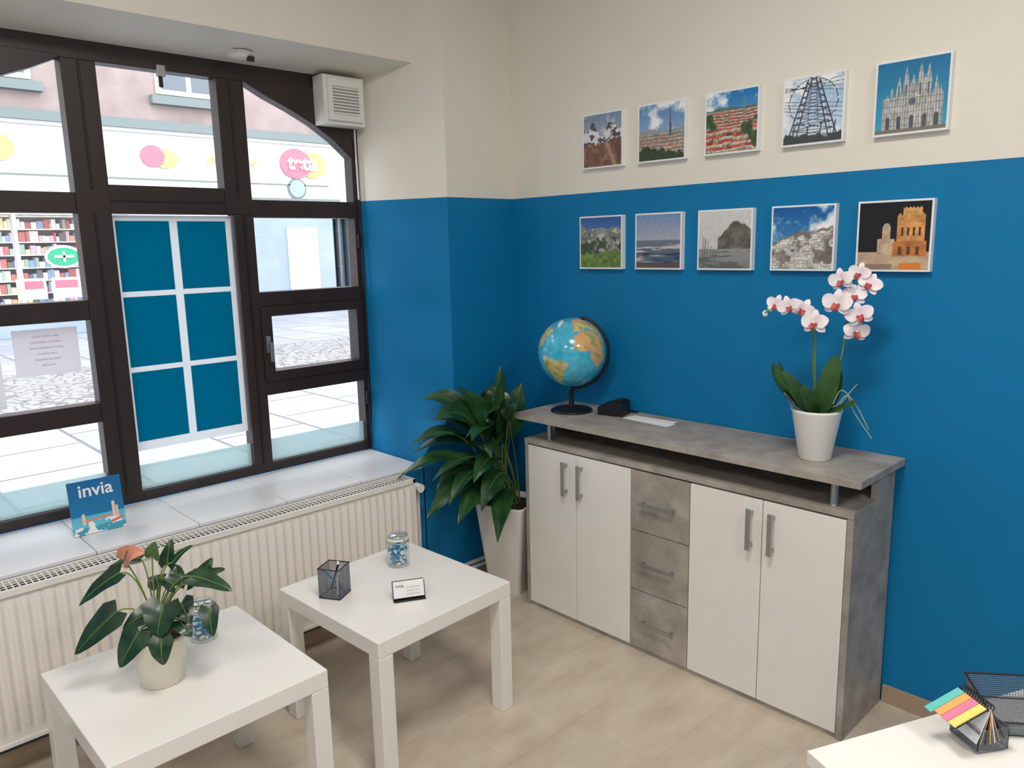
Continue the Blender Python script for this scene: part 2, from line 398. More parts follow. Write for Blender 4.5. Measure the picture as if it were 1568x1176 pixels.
# 6 rocky hill
im = grad((150, 180, 215), (40, 90, 160)); hl = ln(51, 3, .3, .82); im = put(im, soft(hl-VV, 50), np.array((128, 128, 122.))*(.55+.9*fb(9, 10, 52, 5))[..., None])
im = put(im, (VV < .78)*soft(fb(14, 14, 55)-.6, 14), (200, 198, 190)); im = put(im, (VV < .6)*soft(fb(7, 7, 56)-.56, 12), (62, 80, 52))
im = put(im, soft(ln(57, 3, .4, .36)-VV, 40), np.array((104, 132, 58.))*(.55+.9*fb(14, 14, 58, 5))[..., None]); pics.append(im)
# 7 sunset sea
im = grad((240, 200, 184), (116, 148, 192)); im = put(im, VV < .52, grad((60, 84, 110), (160, 156, 168)))
im = put(im, (VV < .45)*soft(fb(2, 26, 61)-.56, 12), (206, 188, 190)); im = put(im, (VV < .34)*soft(fb(2, 16, 66)-.5, 10), (44, 64, 88)); im = put(im, soft(ln(68, 2, .1, .1)-VV, 20), (92, 80, 78)); pics.append(im)
# 8 misty cliff
im = grad((198, 202, 206), (216, 214, 212)); cm = soft(.84-1.0*np.abs(UU-.75)**1.2+.12*(fb(8, 2, 71)-.5)-VV, 40)*(VV > .34)*(UU > .38)
im = put(im, cm, np.array((112, 106, 100.))*(.5+fb(9, 9, 72, 5))[..., None]); im = put(im, VV < .34, grad((130, 132, 130), (184, 190, 194)))
for x in (.05, .1, .14, .2, .25, .3, .08): im = put(im, line(x, 0, x+.05, .6-x, .005), (96, 90, 70))
im = put(im, (VV < .3)*soft(fb(3, 12, 74)-.58, 10), (100, 104, 100)); im = put(im, line(.4, .2, .62, .22, .008), (70, 70, 70)); pics.append(im)
# 9 white village
im = clouds(clouds(grad((110, 170, 220), (10, 90, 160)), 81, .45), 85, .56)
hm = ln(83, 4, .25, .48)+.18*UU; im = put(im, soft(hm-VV, 40), np.array((134, 126, 118.))*(.6+.8*fb(10, 10, 84))[..., None])
im = put(im, (VV < hm-.04)*soft(fb(5, 5, 88)-.4, 14), cells(22, 24, 8, [(232, 230, 226), (216, 210, 202), (244, 244, 244)], .05, [(240, 238, 236), (196, 188, 178), (206, 200, 192)]))
im = put(im, (np.hypot(UU-.35, VV-.3) < .025), (40, 96, 160)); pics.append(im)
# 10 tower at night
im = grad((24, 22, 28), (8, 10, 18)); im = put(im, VV < .26, np.array((204, 176, 146.))*(.75+.4*fb(4, 12, 91))[..., None])
gl = (.7+.55*fb(10, 12, 95))[..., None]
im = put(im, (UU > .55) & (UU < .93) & (VV > .3) & (VV < .80+.03*((UU*16 % 1) < .5)), np.array((214, 152, 88.))*gl); im = put(im, (UU > .62) & (UU < .88) & (VV > .8) & (VV < .9+.02*((UU*20 % 1) < .5)), np.array((226, 168, 104.))*gl)
im = put(im, (UU > .28) & (UU < .52) & (VV > .22) & (VV < .46), np.array((206, 176, 146.))*gl); im = put(im, (UU > .34) & (UU < .46) & (VV > .45) & (VV < .64), np.array((200, 172, 144.))*gl); im = put(im, np.hypot(UU-.4, VV-.64) < .05, (196, 170, 146))
im = put(im, (UU > .5) & (UU < .96) & (VV > .2) & (VV < .42), np.array((196, 122, 62.))*gl)
for x in (.62, .70, .78, .86): im = put(im, (np.abs(UU-x) < .015) & (VV > .5) & (VV < .62), (84, 54, 36))
for x in (.6, .72, .84): im = put(im, (np.abs(UU-x) < .025) & (VV > .22) & (VV < .34), (96, 60, 36))
im = put(im, (UU > .6) & (UU < .9) & (VV < .1), (226, 130, 58)); im = put(im, (UU < .5) & (VV < .08), (150, 128, 108)); pics.append(im)
pics = [np.clip(p*(.94+.12*fb(30, 30, 99+i, 2))[..., None], 0, 255) for i, p in enumerate(pics)]

def lina(a):
    a = np.clip(a, 0, 255)/255.0; return np.where(a <= .04045, a/12.92, ((a+.055)/1.055)**2.4)
def painted(mb, img, w, h, T, key='col', lift=0.0):
    L_ = lina(img); n = img.shape[0]
    vs = [(w*i/(n-1), -lift, h*j/(n-1)) for j in range(n) for i in range(n)]
    cs = [tuple(L_[j, i]) for j in range(n) for i in range(n)]
    fs = [(j*n+i, j*n+i+1, (j+1)*n+i+1, (j+1)*n+i) for j in range(n-1) for i in range(n-1)]
    mb.add(vs, fs, key, False, T, cs)

# ------------------------------------------------------------------ room shell
XR, YR, ZC = 5.2, -5.6, 2.95
b = MB(); b.box(-0.55, XR+.15, YR-.15, .15, -.12, 0, 'floor'); b.obj('floor', origin=False)
b = MB(); b.box(-0.55, XR+.15, YR-.15, .15, ZC, ZC+.12, 'ceil'); b.obj('ceiling')
b = MB(); b.box(-0.55, XR+.15, 0, .15, 0, ZC, 'wall'); b.obj('wall_back')
b = MB(); b.box(XR, XR+.15, YR, 0, 0, ZC, 'wall'); b.obj('wall_right')
b = MB(); b.box(-0.55, XR+.15, YR-.15, YR, 0, ZC, 'wall'); b.obj('wall_rear')
XW = -0.397; YC = -1.39
def pier(sgn):
    b = MB(); secs = []
    zs = [0, .605]+[.605+.022*i for i in range(1, 13)]+[1.2, 1.745, 2.95]
    for z in zs:
        t = min(1, max(0, (z-.605)/.26)); t = t*t*(3-2*t)
        yb = -.575+(-.386+.575)*t; yc = -.575+(-.559+.575)*t
        def my(y): return y if sgn > 0 else 2*YC-y
        endy = 0.0 if sgn > 0 else YR
        q = [(0, endy, z), (0, my(yb), z)]
        r = [(XW*k/8, my(yb+(yc-yb)*k/8), z) for k in range(9)]
        q += r[1:]+[(-.5, my(yc), z), (-.5, endy, z)]
        if sgn < 0: q = q[::-1]
        secs.append(q)
    b.loft(secs, 'wall', False, True, True)
    return b
b = pier(1); b2 = pier(-1)
o = len(b.v)
b.v += b2.v; b.f += [[i+o for i in f] for f in b2.f]; b.m += b2.m; b.s += b2.s
b.box(-.5, 0, -2.21, -.57, 0, .592, 'wall')
b.prism([(-.5, 2.255), (XW, 2.255), (-.13, 2.298), (-.13, ZC), (-.5, ZC)], -2.35, -.40, 'wall', axis='y')
b.obj('wall_window', origin=False)

b = MB()
b.box(1.745, XR, -.012, 0, 0, .06, 'base'); b.box(.0, .37, -.012, 0, 0, .06, 'base'); b.obj('baseboard_back')
b = MB(); b.box(0, .012, YR, -.02, 0, .06, 'base'); b.obj('baseboard_window')

b = MB(); b.box(XW-.02, .0, -2.2, -.578, .592, .604, 'grout')
ys = [-2.2, -1.88, -1.55, -1.22, -.89, -.578]
for i in range(5): b.box(XW, .004, ys[i]+.0015, ys[i+1]-.0015, .596, .61, 'sill')
b.obj('window_sill', 0.002)

# window
b = MB()
def bar(y0, y1, z0, z1, d=0.0, key='frame'): b.box(XW-.06, XW+d, y0, y1, z0, z1, key)
bar(-2.225, -.555, 2.19, 2.256); bar(-2.225, -.555, .611, .65); bar(-.595, -.555, .65, 2.19); bar(-2.225, -2.185, .65, 2.19)
bar(-1.71, -1.60, .65, 2.19, .004); bar(-1.18, -1.07, 1.68, 2.19, .004); bar(-1.15, -1.07, .65, 1.68, .004)
bar(-2.185, -1.71, 1.68, 1.75, .002); bar(-2.185, -1.71, 1.31, 1.38, .002); bar(-2.185, -1.71, .94, 1.01, .002)
bar(-1.60, -1.18, 1.68, 1.78, .002)
bar(-1.07, -.595, 1.67, 1.74, .002); bar(-1.07, -.595, 1.31, 1.37, .002); bar(-1.07, -.595, .94, 1.0, .002)
for a in [(-1.075, -1.03, 1.0, 1.31), (-.62, -.59, 1.0, 1.31), (-1.03, -.62, 1.27, 1.31), (-1.03, -.62, 1.0, 1.04)]: bar(*a, d=.014)
for y in (-1.655, -1.125): bar(y-.004, y+.004, 1.76, 2.19, .009, 'frame2')
for y in (-1.655, -1.11): bar(y-.004, y+.004, .65, 1.68, .009, 'frame2')
bar(-1.6, -1.18, 1.722, 1.728, .006, 'frame2')
def arc(sg):
    pts = [(-1.07, 2.19), (-.98, 2.145), (-.87, 2.10), (-.77, 2.052), (-.68, 1.995), (-.59, 1.92)]
    poly = pts+[(-.585, 2.2), (-1.07, 2.2)]
    if sg < 0: poly = [(2*YC-y, z) for y, z in poly][::-1]
    b.prism(poly, XW-.05, XW+.006, 'frame', axis='x')
arc(1); arc(-1)
for y, z in [(-.585, 1.57), (-.585, .86)]: b.tube([(XW+.008, y, z-.03), (XW+.008, y, z+.03)], .007, 'frame2', 10)
b.box(XW+.014, XW+.022, -1.065, -1.045, 1.12, 1.19, 'metal'); b.box(XW+.022, XW+.04, -1.06, -1.05, 1.15, 1.165, 'metal'); b.box(XW+.036, XW+.046, -1.062, -1.048, 1.085, 1.165, 'metal')
b.box(XW, XW+.02, -1.40, -1.37, 2.165, 2.205, 'metal'); b.box(XW, XW+.01, -1.392, -1.378, 2.13, 2.17, 'frame2')
b.box(XW-.032, XW-.028, -2.19, -.59, .645, 2.195, 'pane')
win = b.obj('window_1', 0.003, 2)
b = MB()
for y0, y1 in [(-2.185, -1.71), (-1.60, -1.15), (-1.07, -.595)]: b.box(XW-.027, XW-.026, y0, y1, .65, .745, 'frost')
b.obj('frosted_strip', parent=win)
b = MB()
b.box(XW-.0262, XW-.0255, -1.605, -1.155, .80, 1.675, 'sheetwhite')
for r, (z0, z1) in enumerate([(.835, 1.10), (1.12, 1.38), (1.40, 1.655)]):
    for y0, y1 in [(-1.585, -1.395), (-1.365, -1.178)]: b.box(XW-.025, XW-.024, y0, y1, z0, z1, 'sheetblue')
b.obj('window_poster_sheets')
b = MB(); b.box(XW-.026, XW-.025, -1.95, -1.75, 1.13, 1.29, 'notice'); b.box(XW-.026, XW-.025, -2.08, -1.99, 1.03, 1.25, 'notice')
nt_ = b.obj('paper_notice')
Rf = Matrix.Rotation(math.pi/2, 4, 'Z') @ Matrix.Rotation(math.pi/2, 4, 'X')
for i, tx in enumerate(['vazeni klienti, nase', 'pobocka je otevrena', 'denne od devate hodiny', 'prosime vas o', 'objednani predem', 'dekujeme']): text_obj('notice_text_%d' % i, tx, .011, Matrix.Translation((XW-.0245, -1.85, 1.265-.02*i)) @ Rf, 'grout', nt_, .0001)

# radiator
def radiator():
    b = MB(); y1 = -.705; y0 = -3.0; zb, zt = .13, .595
    pitch = .0335; ny = int((y1-y0)/pitch)
    zs = [zb, zb+.03, zb+.045, zb+.06, .35, zt-.05, zt-.035, zt-.02, zt]
    prof = [(0, 0), (.18, 0), (.3, 1), (.7, 1), (.82, 0)]
    secs = []
    for z in zs:
        e = 1 if (zb+.05 < z < zt-.04) else (0.5 if (zb+.04 < z < zt-.03) else 0)
        row = []
        for i in range(ny):
            for u, h in prof: row.append((.108+.009*h*e, y1-.012-(i+u)*pitch, z))
        secs.append(row)
    b.loft(secs, 'rad', True, False, False)
    b.box(.03, .107, y0, y1-.004, zb, zt-.012, 'rad')
    b.box(.02, .118, y1-.012, y1, zb+.005, zt+.005, 'rad')
    b.box(.104, .118, y0, y1, zt-.012, zt+.006, 'rad')
    b.box(.104, .112, y0, y1, zb-.004, zb+.008, 'rad')
    b.box(.02, .03, y0, y1, zt-.01, zt+.006, 'rad')
    b.box(.03, .104, y0, y1-.012, zt-.011, zt-.008, 'dark')  # dark sheet stands in for the shade below the grille
    for x in (.050, .067, .084): b.box(x-.0016, x+.0016, y0, y1-.01, zt+.003, zt+.005, 'rad')
    y = y1-.02
    while y > y0:
        b.box(.03, .104, y-.0020, y+.0020, zt+.003, zt+.0048, 'rad'); y -= .0165
    for y in (-1.1, -2.0, -2.8): b.box(0.001, .03, y-.02, y+.02, zb+.02, zt-.05, 'rad')
    b.tube([(.06, y1, .55), (.06, y1+.05, .55)], .012, 'metal', 12)
    b.tube([(.06, y1+.03, .55), (.115, y1+.03, .55)], .018, 'plastic', 16)
    b.tube([(.06, y1+.05, .55), (.06, y1+.05, .12), (.04, y1+.06, .10), (.04, -.05, .10)], .009, 'plastic', 10)
    b.tube([(.06, y1, .16), (.06, y1+.03, .16), (.04, y1+.04, .06+.02), (.04, -.05, .07)], .009, 'plastic', 10)
    return b.obj('radiator')
radiator()

b = MB(); b.lathe([(.0, 0), (.034, 0), (.042, .006), (.045, .02), (.045, .024)], 'plastic', (-.30, -1.12, 2.25), 28)
b.box(-.275, -.262, -1.105, -1.08, 2.238, 2.256, 'black'); b.box(-.34, -.26, -1.16, -1.08, 2.262, 2.269, 'plastic'); b.obj('smoke_detector')
b = MB(); b.box(XW+.0065, XW+.085, -.765, -.57, 2.05, 2.245, 'plastic'); b.box(XW+.085, XW+.10, -.75, -.585, 2.065, 2.23, 'plastic')
b.box(XW+.10, XW+.101, -.73, -.605, 2.09, 2.20, 'grout')
for i in range(9): b.box(XW+.10, XW+.106, -.73, -.605, 2.09+i*.0125, 2.096+i*.0125, 'plastic')
b.obj('ventilation_unit', 0.006, 3)
b = MB()
b.tube([(XW+.03, -.59, 2.045), (XW+.012, -.578, 2.0), (XW+.012, -.575, 1.75)], .004, 'plastic')
b.tube([(XW+.012, -.575, 1.75), (XW+.02, -.578, 1.2), (XW+.012, -.582, .62)], .0035, 'black')
b.obj('electric_cable')

# ------------------------------------------------------------------ canvases
XS1 = [(.445, .65), (.725, .94), (1.02, 1.23), (1.315, 1.52), (1.61, 1.82)]
XS2 = [(.425, .65), (.715, .93), (1.00, 1.22), (1.29, 1.51), (1.58, 1.80)]
for r, (XS, z0, z1) in enumerate([(XS1, 1.838, 2.052), (XS2, 1.433, 1.648)]):
    for i, (x0, x1) in enumerate(XS):
        b = MB(); b.box(x0, x1, -.022, 0.0, z0, z1, 'paper'); e = .006
        painted(b, pics[r*5+i], x1-x0-2*e, z1-z0-2*e, Matrix.Translation((x0+e, -.0225, z0+e)))
        b.obj('canvas_picture')

# ------------------------------------------------------------------ sideboard
b = MB(); x0, x1, yf = .37, 1.74, -.316
b.box(x0, x0+.018, yf, -.012, 0.0, .722, 'concrete'); b.box(x1-.02, x1, yf, -.012, 0.0, .722, 'concrete')
b.box(x0, x1, yf-.002, -.012, .722, .742, 'concrete')
b.box(x0+.018, x1-.02, yf+.02, -.012, .0, .715, 'white')
b.box(x0+.018, x1-.02, yf+.006, yf+.02, .0, .016, 'concrete')
b.box(.34, 1.765, -.345, -.004, .826, .850, 'concrete')
b.box(x1-.02, x1, -.15, -.012, .742, .826, 'concrete'); b.box(x0, x0+.018, -.15, -.012, .742, .826, 'concrete')
b.box(x0+.018, x1-.02, -.03, -.014, .742, .826, 'concrete')
def front(a, c, z0, z1, key): b.box(a+.0015, c-.0015, yf-.001, yf+.016, z0+.0015, z1-.0015, key)
front(.389, .655, .018, .717, 'white'); front(.655, .925, .018, .717, 'white'); front(1.18, 1.452, .018, .717, 'white'); front(1.452, 1.72, .018, .717, 'white')
b.box(.389, 1.72, yf+.014, yf+.018, .018, .72, 'dark')  # black sheet paints the shade seen through the gaps between fronts
for z0, z1 in [(.018, .25), (.25, .485), (.485, .717)]:
    front(.925, 1.18, z0, z1, 'concrete'); zc = (z0+z1)/2
    b.box(.98, 1.125, yf-.028, yf-.022, zc-.006, zc+.006, 'metal')
    for x in (.99, 1.115): b.box(x-.005, x+.005, yf-.024, yf, zc-.005, zc+.005, 'metal')
for x in (.605, .685, 1.415, 1.49):
    b.box(x-.008, x+.008, yf-.03, yf-.024, .545, .685, 'metal')
    for z in (.56, .67): b.box(x-.006, x+.006, yf-.026, yf, z-.006, z+.006, 'metal')
for x, y in [(.47, -.27), (1.665, -.285)]: b.lathe([(.014, 0), (.014, .004), (.0115, .005), (.0115, .08), (.014, .081), (.014, .084)], 'metal', (x, y, .742), 20)
b.obj('sideboard', 0.0012, 2)

# ------------------------------------------------------------------ side tables
def side_table(cx, cy, rot, s=.54):
    T = frame_m((cx, cy, 0), rot); b = MB(); h = s/2
    b.box(-h, h, -h, h, .40, .45, 'tablewhite', T)
    for sx in (-1, 1):
        for sy in (-1, 1):
            xa = sx*h; xb = sx*(h-.05); ya = sy*h; yb = sy*(h-.05)
            b.box(min(xa, xb), max(xa, xb), min(ya, yb), max(ya, yb), 0, .3995, 'tablewhite', T)
    b.obj('side_table', 0.0025, 2)
side_table(.643, -1.868, math.radians(.5), .54); side_table(.618, -1.172, math.radians(2.5), .535)

# ------------------------------------------------------------------ globe
CG = V((.507, -.168, 1.100)); RG = .141
conts = [
 ([(-17, 15), (-10, 32), (10, 37), (32, 31), (43, 12), (51, 11), (40, -5), (40, -16), (32, -28), (20, -35), (12, -18), (9, 0), (5, 5), (-8, 5)], (226, 166, 104)),
 ([(-80, 0), (-75, 10), (-60, 8), (-50, 0), (-35, -6), (-40, -20), (-55, -35), (-65, -50), (-72, -53), (-72, -30), (-71, -18), (-80, -5)], (206, 178, 116)),
 ([(-168, 66), (-140, 70), (-95, 72), (-80, 62), (-65, 58), (-55, 50), (-70, 43), (-80, 27), (-97, 25), (-95, 18), (-85, 12), (-105, 20), (-117, 32), (-125, 45), (-140, 60)], (214, 196, 140)),
 ([(-55, 82), (-20, 80), (-25, 70), (-43, 60), (-52, 68)], (238, 238, 240)),
 ([(-9, 38), (-2, 48), (8, 56), (5, 61), (20, 70), (60, 70), (100, 77), (170, 68), (160, 60), (140, 52), (122, 38), (120, 25), (106, 10), (100, 14), (90, 22), (78, 8), (70, 22), (57, 25), (45, 13), (35, 30), (28, 37), (15, 40), (0, 38)], (218, 190, 130)),
 ([(114, -22), (130, -12), (145, -15), (153, -28), (147, -38), (130, -32), (115, -34)], (230, 170, 100)),
 ([(-10, 50), (-5, 58), (1, 52)], (170, 180, 110)), ([(43, -16), (50, -14), (48, -25), (44, -24)], (226, 166, 104))]
NL, NT = 240, 120
lon = np.linspace(-180, 180, NL+1)[None, :]*np.ones((NT+1, 1)); lat = np.linspace(90, -90, NT+1)[:, None]*np.ones((1, NL+1))
def sn(seed):
    r = np.random.RandomState(seed); s_ = 0
    for k in range(30):
        a, c, p, q = r.uniform(2, 24), r.uniform(2, 24), r.uniform(0, 6.3), r.uniform(0, 6.3)
        s_ = s_+np.sin(np.radians(lon)*round(a)+p)*np.sin(np.radians(lat)*c+q)
    return s_/5
n1 = sn(5); n2 = sn(9); n3 = sn(12)
gi = np.ones((NT+1, NL+1, 3))*np.array((66, 182, 214.)); gi += (n2*8)[..., None]
def pip(poly, X_, Y_):
    ins = np.zeros(X_.shape, bool); j = len(poly)-1
    for i in range(len(poly)):
        xi, yi = poly[i]; xj, yj = poly[j]
        c = ((yi > Y_) != (yj > Y_)) & (X_ < (xj-xi)*(Y_-yi)/((yj-yi) or 1e-9)+xi); ins ^= c; j = i
    return ins
for poly, c in conts:
    m = pip(poly, lon+n1*2.4, lat+n2*2.4); cc = np.array(c, float)[None, None]+np.stack([n3*20, n2*12-n3*14, n1*10-n3*16], -1)
    gi = np.where(m[..., None], cc, gi)
    gi = np.where((m & (n3 > .5) & (np.abs(lat) < 60) & (c[0] != 238))[..., None], np.array((150, 168, 96.)), gi)
gi = np.where((lat < -70)[..., None], np.array((236, 238, 240.)), gi)
grid = ((np.abs((lon+180) % 15) < .8) | (np.abs((lat+90) % 15) < .8)); gi = np.where(grid[..., None], gi*.92+14, gi)
GL = lina(gi)
yaw0 = math.atan2(-2.52+.168, 2.603-.507)+math.radians(22)
TG = Matrix.Translation(CG) @ Matrix.Rotation(math.radians(14), 4, V((.72, -.694, 0))) @ Matrix.Rotation(yaw0, 4, 'Z')
b = MB(); vs = []; cs = []; fs = []
for j in range(NT+1):
    for i in range(NL+1):
        la = math.radians(lat[j, i]); lo = math.radians(lon[j, i])
        vs.append((RG*math.cos(la)*math.cos(lo), RG*math.cos(la)*math.sin(lo), RG*math.sin(la))); cs.append(tuple(GL[j, i]))
for j in range(NT):
    for i in range(NL):
        a = j*(NL+1)+i; fs.append((a, a+NL+1, a+NL+2, a+1))
b.add(vs, fs, 'globe', True, TG, cs)
U1 = V((0, 0, 1)); pts = []
R1 = V((.86, .51, 0)).normalized()
for k in range(25):
    a = math.radians(72-k*6.75); pts.append(CG+(R1*math.cos(a)+U1*math.sin(a))*(RG+.010))
b.tube(pts, .006, 'black', 8)
b.tube([pts[0], CG+(pts[0]-CG)*.93], .008, 'black', 8)
bx, by = .497, -.162
b.tube([pts[-1], (bx, by, .935), (bx, by, .90), (bx, by, .862)], [.006, .008, .009, .013], 'black', 12)
b.lathe([(.0, .022), (.02, .021), (.045, .016), (.08, .010), (.088, .005), (.088, 0), (0, 0)], 'black', (bx, by, .850), 40)
b.obj('desk_globe')

T = frame_m((.672, -.10, .85), math.radians(14)); b = MB()  # card reader: black box with sloped top and cable
b.prism([(-.055, 0), (.055, 0), (.055, .056), (.02, .063), (-.035, .046), (-.055, .03)], -.04, .04, 'black', axis='y', T=T)
b.box(.02, .05, -.03, .03, .058, .064, 'dark', T); b.tube([T @ V((.05, .03, .01)), T @ V((.08, .06, .004)), T @ V((.02, .085, .004))], .003, 'black')
b.obj('card_reader', 0.004, 2)
b = MB(); T = frame_m((.865, -.115, .8505), math.radians(-3)); b.box(-.115, .10, -.03, .025, 0, .0015, 'paper', T)
T = frame_m((.84, -.10, .852), math.radians(3)); b.box(-.08, .115, -.02, .032, 0, .001, 'paper', T); b.obj('paper_slips')

# ------------------------------------------------------------------ orchid
b = MB(); TO = frame_m((1.555, -.19, 0), math.radians(24))
b.lathe([(0, .0), (.046, 0), (.049, .004), (.074, .15), (.077, .155), (.076, .162), (.070, .16), (.066, .13), (0, .13)], 'pot', (0, 0, .85), 48, TO)
b.disc(.067, 'soil', (0, 0, .985), 30, TO)
def L(px, py, d=0.0):
    z = 1.01+(625-py)*.00202
    return V(((px-1246)*.00202-.085*(z-1.0), d, z))
cr = V((0, 0, .985))
def oleaf(mid, tip, w, nrm, key='leafor'): b.blade(bez(cr, mid, tip, 16), w, key, 'strap', .3, nrm, 0, None, TO)
oleaf(L(1180, 590, -.03), L(1186, 552, -.02), .058, (.8, -.5, .5)); oleaf(L(1222, 600, -.07), L(1198, 562, -.07), .056, (.5, -.8, .5))
oleaf(L(1262, 600, -.03), L(1278, 538, -.01), .066, (-.2, -1, .2)); oleaf(L(1290, 600, .0), L(1270, 545, .03), .06, (-.5, -.6, .5))
oleaf(L(1238, 600, -.09), L(1228, 582, -.09), .045, (.1, -1, .3)); oleaf(L(1290, 616, -.05), L(1303, 604, -.06), .035, (0, -.5, 1))
oleaf(L(1200, 615, 0), L(1192, 552, .03), .05, (.9, -.3, .2))
def poly_path(pts, n=26):
    P = [V(p) for p in pts]; out = []
    P = [P[0]*2-P[1]]+P+[P[-1]*2-P[-2]]
    seg = len(P)-3
    for i in range(n):
        t = i/(n-1)*seg; s_ = min(int(t), seg-1); u = t-s_
        a, c, d, e = P[s_:s_+4]
        out.append(.5*((2*c)+(-a+d)*u+(2*a-5*c+4*d-e)*u*u+(-a+3*c-3*d+e)*u**3))
    return out
s1 = poly_path([cr, L(1246, 560), L(1248, 510), L(1240, 475), L(1215, 456, -.02), L(1178, 474, -.04)])
s2 = poly_path([cr, L(1262, 590), L(1285, 540), L(1292, 490), L(1300, 445), L(1312, 405, -.02)])
b.tube(s1, .0028, 'stem', 7, TO); b.tube(s2, .0028, 'stem', 7, TO)
b.tube([cr, L(1243, 560, .004), L(1247, 500, .004)], .0018, 'stem', 6, TO)
def flower(c, face, r, roll=0.0):
    f = V(face).normalized(); up = V((0, 0, 1)); rt = up.cross(f).normalized(); up = f.cross(rt)
    up, rt = (up*math.cos(roll)+rt*math.sin(roll)), (rt*math.cos(roll)-up*math.sin(roll))
    for ang, w, l in [(90, .62, 1.0), (215, .6, .95), (325, .6, .95)]:
        a = math.radians(ang); d = rt*math.cos(a)+up*math.sin(a)
        b.blade([c+d*r*l*t+f*(.10*r*math.sin(t*3)) for t in [i/7 for i in range(8)]], r*w, 'petal', 'ell', .1, f, 0, None, TO, 4)
    for ang in (18, 162):
        a = math.radians(ang); d = rt*math.cos(a)+up*math.sin(a)
        b.blade([c+f*.004+d*r*1.05*t+f*(.16*r*math.sin(t*3)) for t in [i/7 for i in range(8)]], r*1.0, 'petal', 'ell', .12, f, 0, None, TO, 4)
    b.blade([c+f*.008-up*r*.5*t+f*(.28*r*math.sin(t*2.6)) for t in [i/5 for i in range(6)]], r*.46, 'magenta', 'ell', .5, f, 0, None, TO, 4)
    for sx in (-1, 1): b.sphere(c+f*.009+rt*sx*r*.15-up*r*.05, r*.11, 'magenta', n=8, T=TO)
    b.sphere(c+f*.011+up*r*.05, r*.09, 'petal', n=8, T=TO)
FL = [(1196, 462, -.03, .032, .3), (1213, 464, -.045, .034, -.3), (1233, 470, -.02, .036, .5), (1250, 489, -.05, .042, 0),
      (1314, 416, -.02, .034, .2), (1289, 425, -.045, .038, -.2), (1326, 432, -.03, .036, .4), (1282, 459, -.055, .045, .1), (1305, 449, -.03, .036, 0),
      (1311, 476, -.05, .040, -.3), (1305, 501, -.03, .040, .1)]
for i, (x, y, d, r, ro) in enumerate(FL):
    flower(L(x, y, d), (random.uniform(-.5, .4), -1, random.uniform(-.15, .35)), r, ro)
for x, y in [(1178, 476), (1186, 468)]: b.sphere(L(x, y, -.03), .009, 'petal', (1, 1, 1.2), 10, TO)
for pts in [[(1275, 615), (1290, 598), (1300, 625), (1322, 662)], [(1270, 612), (1283, 590), (1302, 612), (1318, 648)], [(1215, 615), (1200, 598), (1208, 612), (1212, 625)], [(1280, 612), (1298, 588), (1305, 580)]]:
    b.tube(poly_path([L(x, y, -.04) for x, y in pts], 14), .0016, 'root', 6, TO)
b.obj('potted_orchid')

# ------------------------------------------------------------------ anthurium
b = MB(); TA = frame_m((.642, -1.920, 0), math.radians(46))
b.lathe([(0, .4505), (.050, .4505), (.053, .453), (.073, .570), (.076, .575), (.076, .583), (.072, .583), (.068, .565), (0, .565)], 'potc', (0, 0, 0), 48, TA)
b.disc(.069, 'soil', (0, 0, .570), 30, TA)
def L(px, py, d=0.0):
    z = .575+(996-py)*.00168
    return V(((px-230)*.00163-.05*(z-.57), d, z))
cr = V((0, 0, .57))
AL = [
 ((186, 895), (126, 938), .062, .0, -.03, (-.2, -.6, .8)), ((186, 945), (122, 1003), .072, -.04, -.07, (-.1, -.9, .4)),
 ((205, 886), (146, 902), .042, .05, .06, (0, -.3, 1)), ((262, 935), (255, 978), .095, -.05, -.08, (0, -.75, .65)),
 ((222, 972), (190, 1022), .070, -.06, -.08, (0, -1, .3)), ((262, 978), (262, 1014), .060, -.085, -.095, (.1, -1, .2)),
 ((300, 903), (362, 922), .060, .0, -.02, (.1, -.5, 1)), ((300, 915), (320, 886), .042, .04, .05, (.2, -.8, .3)),
 ((322, 948), (328, 988), .050, -.02, -.04, (.2, -1, .2)), ((250, 894), (258, 856), .044, .04, .06, (0, -1, .4)),
 ((262, 888), (298, 860), .026, .03, .03, (0, -.6, .8)), ((236, 950), (194, 970), .060, -.03, -.05, (0, -.7, .7)),
 ((262, 922), (235, 908), .050, .02, .02, (0, -.4, 1)), ((280, 940), (300, 962), .062, -.02, -.05, (.2, -.8, .6)),
 ((275, 928), (300, 912), .05, .05, .08, (.2, -.3, 1)), ((225, 932), (207, 925), .05, .06, .09, (-.2, .0, 1)),
 ((250, 935), (246, 908), .05, .07, .10, (0, .1, 1)), ((280, 962), (300, 982), .05, -.04, -.06, (.3, -.7, .6)), ((300, 920), (338, 905), .045, .04, .05, (.1, -.4, 1))]
for (bx_, by_), (tx, ty), w, d0, d1, nr in AL:
    B = L(bx_, by_, d0); Tp = L(tx, ty, d1)
    ctl = V((B.x*.35, B.y*.4, max(B.z, cr.z)+.02)); b.tube(bez(cr, ctl, B, 10), .0019, 'stem', 6, TA)
    mid = (B+Tp)/2+V(nr).normalized()*.013
    b.blade(bez(B, mid, Tp, 12), w*1.08, 'leafan', 'heart', .18, nr, .02, 'leafrib', TA)
B = L(196, 874, .0); b.tube(bez(cr, (-.02, 0, .72), B, 10), .0019, 'stem', 6, TA)
b.blade(bez(B, L(212, 854, -.015), L(234, 862, -.01), 10), .058, 'spathe', 'heart', .2, (.1, -.8, .5), 0, None, TA)
B = L(238, 872, .01); b.tube(bez(cr, (0, 0, .72), B, 10), .0019, 'stem', 6, TA)
b.blade(bez(B, L(244, 858, .0), L(250, 846, .0), 10), .045, 'leafrib', 'heart', .2, (.1, -.8, .3), 0, None, TA)
b.tube([L(204, 870, -.02), L(214, 852, -.03)], .0025, 'stem', 8, TA)
b.obj('potted_anthurium')

